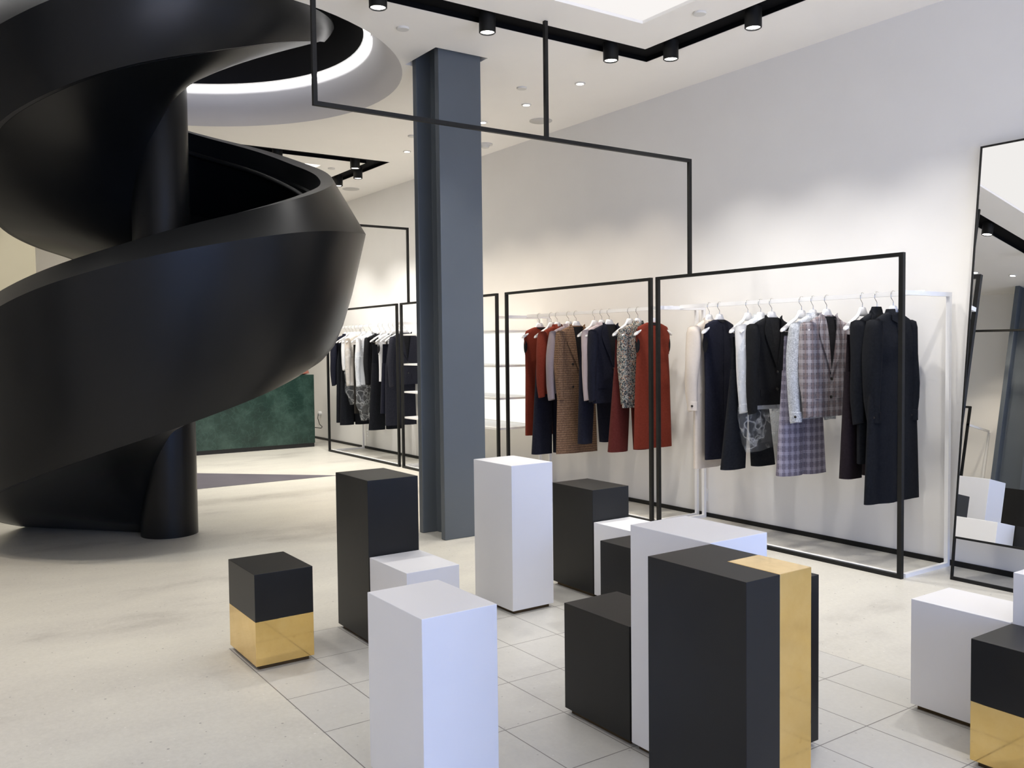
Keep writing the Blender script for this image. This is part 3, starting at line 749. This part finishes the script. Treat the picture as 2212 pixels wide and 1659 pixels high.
def patch(sh, fn, nu, nv, off, th=0.004):
    """thin curved patch lying on the garment front; fn(u,v)->(y,z)"""
    b = MB(); g = [[fn(i/nu, j/nv) for j in range(nv+1)] for i in range(nu+1)]
    top = [[sh.front(y, z, off) for y, z in r] for r in g]; bot = [[sh.front(y, z, off-th) for y, z in r] for r in g]
    W = nv+1; vs = [p for r in top for p in r]+[p for r in bot for p in r]; o = (nu+1)*W; fs = []
    for i in range(nu):
        for j in range(nv):
            a = i*W+j; fs.append((a, a+1, a+W+1, a+W)); fs.append((o+a, o+a+W, o+a+W+1, o+a+1))
    for i in range(nu):
        for j in (0, nv): a = i*W+j; fs.append((a, a+W, o+a+W, o+a))
    for j in range(nv):
        for i in (0, nu): a = i*W+j; fs.append((a, a+1, o+a+1, o+a))
    b.add(vs, fs); return b
def btn(b, sh, y, z, r=0.011, off=0.006):
    x = sh.front(y, z, off)[0]; n = 12
    b.rings([[(xx, y+rr*math.cos(2*PI*j/n), z+rr*math.sin(2*PI*j/n)) for j in range(n)] for xx, rr in ((x-0.006, r), (x+0.002, r), (x+0.004, r*0.7))])
GC = 0
def garment(kind, x, fab, hem, label, cat, group, w=0.205, hw=0.205, sl=None, rz=None, name=None, lining='lining', opts=()):
    global GC
    GC += 1; seed = GC*1.37
    rz = math.radians(R.uniform(-5, 5)) if rz is None else math.radians(rz)
    F = FAB[fab]; DZ = 0.022; hem += DZ; sl = None if sl is None else sl+DZ
    t = empty(name, (x, YH, ZH+0.003-DZ), rz); tag(t, label, cat, group)
    if kind in ('trousers', 'skirt'):
        top = -0.262; ww = w*0.86
        if kind == 'skirt':
            sh = Shape([(top, ww, 0.022), (top-0.06, ww*1.02, 0.032), (-0.55, (ww+hw)/2*1.03, 0.05), (hem, hw, 0.075)], seed, 0.012)
            torso_mesh(sh, hem).build('skirt_body', F, t, smooth=True, angle=60)
        else:
            cr = top-0.30
            sh = Shape([(top, ww, 0.022), (top-0.05, ww*1.02, 0.03), (cr, ww*1.08, 0.042)], seed, 0.004)
            b = MB(); zs = [top, top-0.02, top-0.05, top-0.12, top-0.2, cr]; seg = 32
            b.rings([[sh.pt(z, 2*PI*j/seg) for j in range(seg)] for z in zs]); b.build('hip_section', F, t, smooth=True, angle=60)
            gap = dict(opts).get('gap', 0.02)
            for s in (-1, 1):
                b = MB(); rs = []; nz = 9
                for k in range(nz+1):
                    u = k/nz; z = cr+0.05 + (hem-cr-0.05)*u
                    a_in = gap*u*0.5 - 0.004*(1-u); a_out = ww*1.07 + (hw-ww*1.07)*u
                    yc = s*(a_in+a_out)/2; ha = (a_out-a_in)/2; hb = 0.040+0.014*u
                    rs.append([(hb*math.copysign(abs(math.cos(q))**0.8, math.cos(q)) + 0.004*math.sin(4*q+seed+s)*u + s*0.006*u, yc+ha*math.copysign(abs(math.sin(q))**0.8, math.sin(q)), z) for q in [2*PI*j/20 for j in range(20)]])
                b.rings(rs); b.build('leg', F, t, smooth=True, angle=60)
        b = MB(); seg = 32
        b.rings([[sh.pt(z, 2*PI*j/seg, 0.002) for j in range(seg)] for z in (top+0.001, top-0.032)]); b.build('waistband', F, t, smooth=True, angle=60)
        return t
    d = dict(opts).get('d', 0.065)
    rows = torso_rows(w, hw, hem, d)
    if 'highneck' in dict(opts): rows = [(-0.075, 0.040, 0.030), (-0.10, 0.052, 0.036)] + rows
    sh = Shape(rows, seed, dict(opts).get('fold', 0.006))
    torso_mesh(sh, hem, tilt=dict(opts).get('tilt', 0.0)).build('torso', F, t, smooth=True, angle=60)
    if sl is not None:
        for s in (-1, 1):
            b, (xc, yc, rx, ry) = sleeve(s, sl, w, dict(opts).get('puff', 0.0), seed=seed+s, out=dict(opts).get('out', 0.035))
            so = b.build('sleeve', F, t, smooth=True, angle=60)
            if dict(opts).get('cuff'):
                b = MB(); n = 16
                b.rings([[(xc+(rx+g_)*math.cos(a), yc+(ry+g_)*math.sin(a), z) for a in [2*PI*j/n for j in range(n)]] for z, g_ in ((sl+0.075, 0.003), (sl+0.073, 0.006), (sl+0.004, 0.006), (sl+0.002, 0.003))])
                b.build('cuff', F, so, smooth=True, angle=50)
                b = MB(); b.cyl(xc, yc-ry-0.008, sl+0.045, sl+0.047, 0.001)
                nb = 10; q = MB(); q.rings([[(xc+0.018+0.009*math.cos(2*PI*j/nb), yc-ry*0.9-yy, sl+0.04+0.009*math.sin(2*PI*j/nb)) for j in range(nb)] for yy in (0.002, 0.010)])
                q.build('button', M['button'], so)
    if kind in ('jacket', 'coat'):
        vb = dict(opts).get('v', -0.46); lw = dict(opts).get('lw', 0.075)
        def vf(u, v):
            z = -0.128 + (vb+0.128)*u; h = 0.062*(1-u)**0.9+0.001; return ((v*2-1)*h, z)
        patch(sh, vf, 10, 6, 0.003, 0.003).build('lining', FAB[lining], t, smooth=True)
        for s in (-1, 1):
            def lf(u, v, s=s):
                z0 = -0.122 + (vb+0.122)*u; inner = 0.062*(1-u)**0.9+0.001
                wd = lw*(math.sin(min(1, u/0.38)*PI/2) if u < 0.38 else (1-u)/0.62)+0.004
                if u < 0.12: wd = 0.03+0.012*u
                y = inner+wd*v; return (s*y, z0+0.02*v*(1 if u < 0.4 else 0.3))
            patch(sh, lf, 16, 4, 0.015, 0.006).build('lapel', F, t, smooth=True)
        b = MB(); n = 14; rs = []
        for k in range(n+1):
            a = PI*0.28+(2*PI-PI*0.56)*k/n
            cx_, cy_ = 0.034*math.cos(a), 0.056*math.sin(a); dr = 0.030*abs(2*k/n-1)**3
            rs.append([(cx_*0.92, cy_*0.92, -0.098-dr), (cx_*1.12, cy_*1.05, -0.100-dr), (cx_*1.55, cy_*1.28, -0.150), (cx_*1.2, cy_*1.1, -0.150)])
        b.rings(rs); b.build('collar', F, t, smooth=True, angle=50)
        b = MB(); nb = dict(opts).get('buttons', 2); y0 = dict(opts).get('by', 0.012)
        for k in range(nb): btn(b, sh, y0, vb-0.03-k*0.13)
        if dict(opts).get('db'):
            for k in range(nb): btn(b, sh, -0.075, vb-0.03-k*0.22+0.10)
        b.build('buttons', M['button'], t, smooth=True)
        if dict(opts).get('flap', True):
            for s in (-1, 1):
                def pf(u, v, s=s): return (s*(0.07+0.085*v), -0.66-0.05*u)
                patch(sh, pf, 3, 4, 0.006, 0.004).build('pocket_flap', F, t, smooth=True)
    elif kind in ('shirt',):
        for s in (-1, 1):
            def cf(u, v, s=s):
                return (s*(0.004+0.062*v+0.012*u*(1-v)), -0.125-0.012*v-(0.055-0.02*v)*u - 0.012*(1-v)*u)
            patch(sh, cf, 4, 5, 0.012, 0.006).build('collar_wing', F, t, smooth=True)
        b = MB(); n = 14; rs = []
        for k in range(n+1):
            a = PI*0.15+(2*PI-PI*0.3)*k/n; cx_, cy_ = 0.036*math.cos(a), 0.058*math.sin(a)
            rs.append([(cx_*0.94, cy_*0.94, -0.096), (cx_*1.06, cy_*1.03, -0.098), (cx_*1.45, cy_*1.22, -0.142), (cx_*1.2, cy_*1.1, -0.142)])
        b.rings(rs); b.build('collar', F, t, smooth=True, angle=50)
        def plk(u, v): return ((v*2-1)*0.014, -0.19+(hem+0.02+0.19)*u)
        patch(sh, plk, 14, 2, 0.004, 0.004).build('placket', F, t, smooth=True)
        b = MB()
        for k in range(5): btn(b, sh, 0.0, -0.24-k*0.12, 0.005, 0.006)
        b.build('buttons', M['button'] if fab not in ('white', 'cream') else M['hanger'], t)
    elif kind == 'sleeveless':
        for s in (-1, 1):
            b = MB(); n = 18; rs = []
            for k in range(n):
                a = 2*PI*k/n; cx_, cz = 0.030*math.cos(a), -0.312+0.088*math.sin(a)
                A, Bb = sh.ab(cz)
                def yy(xq):
                    q = max(-0.99, min(0.99, xq/max(Bb*0.62, 0.01))); return A*(1-abs(q)**(2/0.85))**(0.425)
                y1 = yy(cx_)
                rs.append([(cx_, s*(y1+0.001), cz), (cx_, s*(y1+0.006), cz), (cx_*0.8, s*(yy(cx_*0.8)+0.006), -0.312+0.072*math.sin(a)), (cx_*0.8, s*(yy(cx_*0.8)-0.004), -0.312+0.072*math.sin(a))])
            b.rings(rs, loop=True); b.build('armhole_edge', F, t, smooth=True, angle=50)
            b = MB(); b.rings([[(0.023*math.cos(2*PI*j/18), s*(sh.ab(-0.31)[0]*(0.985)+dy), -0.312+0.071*math.sin(2*PI*j/18)) for j in range(18)] for dy in (-0.01, 0.0035)])
            b.build('lining', FAB['lining'], t)
        def nk(u, v): return ((v*2-1)*0.05*math.cos(u*PI/2*0.9), -0.121-0.022*u)
        patch(sh, nk, 4, 6, 0.004, 0.003).build('neck_lining', FAB['lining'], t, smooth=True)
        if 'pleat' in dict(opts):
            def pl(u, v): return (0.01+(v*2-1)*0.010, -0.17+(hem+0.01+0.17)*u)
            patch(sh, pl, 16, 2, 0.004, 0.004).build('front_pleat', F, t, smooth=True)
    return t
def bag(x, zt_, zb_, w, label, yoff=0.0, rz=0):
    """thin clear plastic garment cover"""
    b = MB(); n = 26; rs = []; k = 16
    for i in range(k+1):
        u = i/k; z = zt_+(zb_-zt_)*u; a = w*(0.25+0.75*min(1, u*4))*(1-0.35*max(0, u-0.8)/0.2); bb = 0.085*(0.5+0.5*min(1, u*4))
        rs.append([((bb+0.010*math.sin(6*q+z*23)+0.006*math.sin(13*q+z*41))*math.cos(q), yoff+(a+0.010*math.sin(5*q+z*31))*math.sin(q), z+0.03*math.sin(q)*u) for q in [2*PI*j/n for j in range(n)]])
    b.rings(rs, cap0=False, cap1=False)
    o = b.build('garment_cover', M['film'], smooth=True, angle=180, loc=(x, YH, ZH)); o.rotation_euler = (0, 0, math.radians(rz))
    return tag(o, label, 'garment cover', 'clear plastic garment covers')

G4, G3, G1 = 'clothes on the nearest rack', 'clothes on the rust and navy rack', 'clothes on the furthest rack'
def put(kind, x, fab, hem, label, cat, group, hl, clip=False, **k):
    rz = k.pop('rz', R.uniform(-5, 5))
    hanger(x, math.radians(rz), hl, clip)
    return garment(kind, x, fab, hem, label, cat, group, rz=rz, **k)

# nearest rack, far end to near end
put('coat', -5.08, 'cream', -1.34, 'cream long coat with a buttoned cuff strap, first on the nearest rack', 'coat', G4, 'white hanger inside the cream long coat', name='coat', sl=-0.87, hw=0.20, lining='lining_grey', rz=6, opts={'cuff': 1, 'puff': 0.012, 'out': 0.05, 'buttons': 1}.items())
put('sleeveless', -4.97, 'navy', -1.26, 'navy sleeveless dress beside the cream coat', 'dress', G4, 'white hanger of the navy sleeveless dress, its round end sticking out', name='dress', w=0.178, hw=0.175, rz=3, opts={'pleat': 1}.items())
put('trousers', -4.68, 'ink', -1.30, 'black wide leg trousers clipped up between the navy dress and the bagged white blouse', 'trousers', G4, 'white clip hanger of the black wide leg trousers', True, name='trousers', hw=0.30, opts={'gap': 0.10}.items())
put('shirt', -4.555, 'white', -0.84, 'white blouse under clear plastic on the nearest rack', 'blouse', G4, 'white hanger inside the bagged white blouse of the nearest rack', name='blouse', w=0.20, hw=0.18, sl=-0.86, opts={'out': 0.02}.items())
bag(-4.555, -0.105, -1.13, 0.245, 'crinkled clear plastic cover over the white blouse, hanging below the black blazer', rz=2)
put('jacket', -4.45, 'black', -0.80, 'black blazer in front of the plastic covered blouse', 'blazer', G4, 'white hanger inside the black blazer', name='blazer', sl=-0.86, hw=0.215, rz=-3, opts={'v': -0.5}.items())
put('trousers', -4.18, 'plaid_lilac', -1.30, 'lilac grey plaid flared trousers below the plaid blazer', 'trousers', G4, 'white clip hanger of the lilac plaid trousers', True, name='trousers', hw=0.235, opts={'gap': -0.01}.items(), rz=-4)
put('shirt', -4.08, 'fuzzy', -0.88, 'fuzzy light grey jacket sandwiched behind the plaid blazer', 'jacket', G4, 'white hanger inside the fuzzy grey jacket', name='jacket', sl=-0.90, w=0.20, hw=0.20, opts={'cuff': 1, 'out': 0.05}.items(), rz=2)
put('jacket', -3.965, 'plaid_grey', -0.86, 'grey and pink plaid blazer with a dark lining', 'blazer', G4, 'white hanger inside the plaid blazer', name='blazer', sl=-0.86, hw=0.205, rz=-2, opts={'v': -0.54, 'lw': 0.085, 'puff': 0.008}.items())
put('trousers', -3.68, 'burgundy_black', -1.26, 'very dark burgundy trousers on clips beside the black coats', 'trousers', G4, 'white clip hanger of the dark burgundy trousers', True, name='trousers', hw=0.225, opts={'gap': 0.07}.items(), rz=2)
put('coat', -3.57, 'ink', -1.15, 'black coat with a stand-up collar, second from the near end', 'coat', G4, 'white hanger in the stand-up collar of the black coat', name='coat', sl=-0.88, hw=0.20, opts={'highneck': 1, 'v': -0.40, 'out': 0.03}.items(), rz=0)
put('shirt', -3.45, 'ink', -1.40, 'long black coat with pointed collar at the near end of the nearest rack', 'coat', G4, 'white hanger inside the long black coat at the near end', name='coat', sl=-0.87, w=0.212, hw=0.285, opts={'cuff': 1, 'puff': 0.014, 'd': 0.075, 'fold': 0.010, 'out': 0.03}.items(), rz=-2)

# second rack
put('sleeveless', -7.41, 'rust', -1.25, 'rust sleeveless dress at the far left end of the rust and navy rack', 'dress', G3, 'white hanger of the leftmost rust dress', name='dress', w=0.178, hw=0.18)
put('trousers', -7.21, 'navy', -1.42, 'navy wide trousers reaching lowest on the rust and navy rack', 'trousers', G3, 'white clip hanger of the wide navy trousers', True, name='trousers', hw=0.25, opts={'gap': 0.03}.items())
put('shirt', -7.11, 'rust', -0.81, 'rust long sleeved shirt with a collar', 'shirt', G3, 'white hanger inside the rust shirt', name='shirt', sl=-0.84, w=0.2, hw=0.19, opts={'puff': 0.012, 'out': 0.05}.items())
put('shirt', -6.925, 'lilac', -0.80, 'dusty lilac blouse partly behind the tan check coat', 'blouse', G3, 'white hanger inside the dusty lilac blouse', name='blouse', sl=-0.86, w=0.2, hw=0.19, opts={'puff': 0.010, 'out': 0.05}.items())
put('coat', -6.81, 'tan_check', -1.38, 'long tan checked double breasted coat', 'coat', G3, 'white hanger inside the tan checked coat', name='coat', sl=-0.86, hw=0.245, rz=-3, opts={'v': -0.56, 'lw': 0.095, 'db': 1, 'puff': 0.006, 'out': 0.03}.items())
put('trousers', -6.53, 'navy', -1.26, 'slim navy trousers right of the tan checked coat', 'trousers', G3, 'white clip hanger of the slim navy trousers', True, name='trousers', hw=0.205, opts={'gap': 0.12}.items())
put('shirt', -6.425, 'pink', -0.84, 'pale pink shirt with one sleeve beside the navy blazer', 'shirt', G3, 'white hanger inside the pale pink shirt', name='shirt', sl=-0.84, w=0.2, hw=0.18, opts={'cuff': 0}.items())
put('jacket', -6.32, 'navy', -0.87, 'navy blazer in the middle of the rust and navy rack', 'blazer', G3, 'white hanger inside the navy blazer', name='blazer', sl=-0.85, hw=0.20, rz=-2, opts={'v': -0.5}.items())
put('trousers', -6.04, 'dark_red', -1.29, 'dark red wide leg trousers beside the floral blouse', 'trousers', G3, 'white clip hanger of the dark red trousers', True, name='trousers', hw=0.26, opts={'gap': 0.09}.items(), rz=3)
put('shirt', -5.93, 'floral', -0.89, 'small print floral blouse in grey, green and orange', 'blouse', G3, 'white hanger inside the floral blouse', name='blouse', sl=-0.85, w=0.2, hw=0.20, opts={'out': 0.02}.items())
put('sleeveless', -5.74, 'rust', -1.24, 'long rust sleeveless dress behind the two black posts', 'dress', G3, 'white hanger of the rust dress behind the black posts', name='dress', w=0.182, hw=0.215, rz=-2, opts={'pleat': 1}.items())

# furthest rack
put('shirt', -12.20, 'navy', -0.86, 'navy blouse first on the furthest rack, its sleeve touching the stair edge', 'blouse', G1, 'white hanger inside the navy blouse of the furthest rack', name='blouse', sl=-0.87, opts={'puff': 0.012, 'out': 0.05}.items())
put('skirt', -12.08, 'ink', -1.41, 'long black skirt beside the navy blouse', 'skirt', G1, 'white clip hanger of the long black skirt', True, name='skirt', hw=0.23)
put('trousers', -11.97, 'ink', -1.44, 'black trousers between the long skirt and the narrow white blouse', 'trousers', G1, 'white clip hanger of the black trousers beside the long skirt', True, name='trousers', hw=0.22)
put('shirt', -11.86, 'white', -0.66, 'narrow white blouse on the furthest rack', 'blouse', G1, 'white hanger inside the narrow white blouse', name='blouse', sl=-0.64, w=0.19, hw=0.12)
put('shirt', -11.74, 'cream', -0.86, 'cream blouse under plastic on the furthest rack', 'blouse', G1, 'white hanger inside the bagged cream blouse', name='blouse', sl=-0.86, w=0.19, hw=0.17)
bag(-11.74, -0.11, -1.10, 0.24, 'clear plastic cover over the cream blouse on the furthest rack')
put('skirt', -11.58, 'brown_dark', -1.25, 'dark brown straight skirt in the middle of the furthest rack', 'skirt', G1, 'white clip hanger of the dark brown skirt', True, name='skirt', hw=0.18)
put('shirt', -11.39, 'white', -0.84, 'white blouse under plastic on the furthest rack', 'blouse', G1, 'white hanger inside the bagged white blouse of the furthest rack', name='blouse', sl=-0.86, w=0.195, hw=0.17)
bag(-11.39, -0.11, -1.31, 0.235, 'long crinkled plastic cover with a bright lower end on the furthest rack')
put('jacket', -11.10, 'black', -0.83, 'black jacket right of the plastic covers', 'jacket', G1, 'white hanger inside the black jacket of the furthest rack', name='jacket', sl=-0.82)
put('trousers', -10.97, 'ink', -1.44, 'black wide trousers reaching lowest on the furthest rack', 'trousers', G1, 'white clip hanger of the longest black trousers', True, name='trousers', hw=0.25)
put('sleeveless', -10.79, 'white', -0.78, 'narrow white top left of the charcoal blazer', 'top', G1, 'white hanger of the narrow white top', name='top', w=0.175, hw=0.17)
put('trousers', -10.66, 'navy', -1.20, 'navy trousers behind the charcoal blazer', 'trousers', G1, 'white clip hanger of the navy trousers behind the blazer', True, name='trousers', hw=0.22)
put('jacket', -10.36, 'charcoal', -0.81, 'charcoal navy blazer behind the paired black posts', 'blazer', G1, 'white hanger inside the charcoal blazer', name='blazer', sl=-0.83, hw=0.21, rz=3, opts={'v': -0.48, 'out': 0.05}.items())
put('skirt', -10.50, 'charcoal', -1.35, 'long charcoal skirt under the charcoal blazer', 'skirt', G1, 'white clip hanger of the long charcoal skirt', True, name='skirt', hw=0.22)

# one garment on the opposite rack, seen in the mirror
for kk, (xx, ff, hh) in enumerate(((-6.55, 'fuzzy', -0.8), (-6.8, 'charcoal', -0.9))):
    g_ = garment('jacket', xx, ff, hh, ('light blue grey jacket' if kk == 0 else 'dark jacket behind the blue grey one')+' on the opposite wall rack, seen in the mirror', 'jacket', 'clothes on the opposite rack', sl=-0.82, name='jacket', rz=0)
    g_.location.y = -0.38
    h_ = hanger(xx, 0, ('white hanger of the blue grey jacket' if kk == 0 else 'white hanger of the dark jacket')+' in the mirror', False); h_.location.y = -0.38
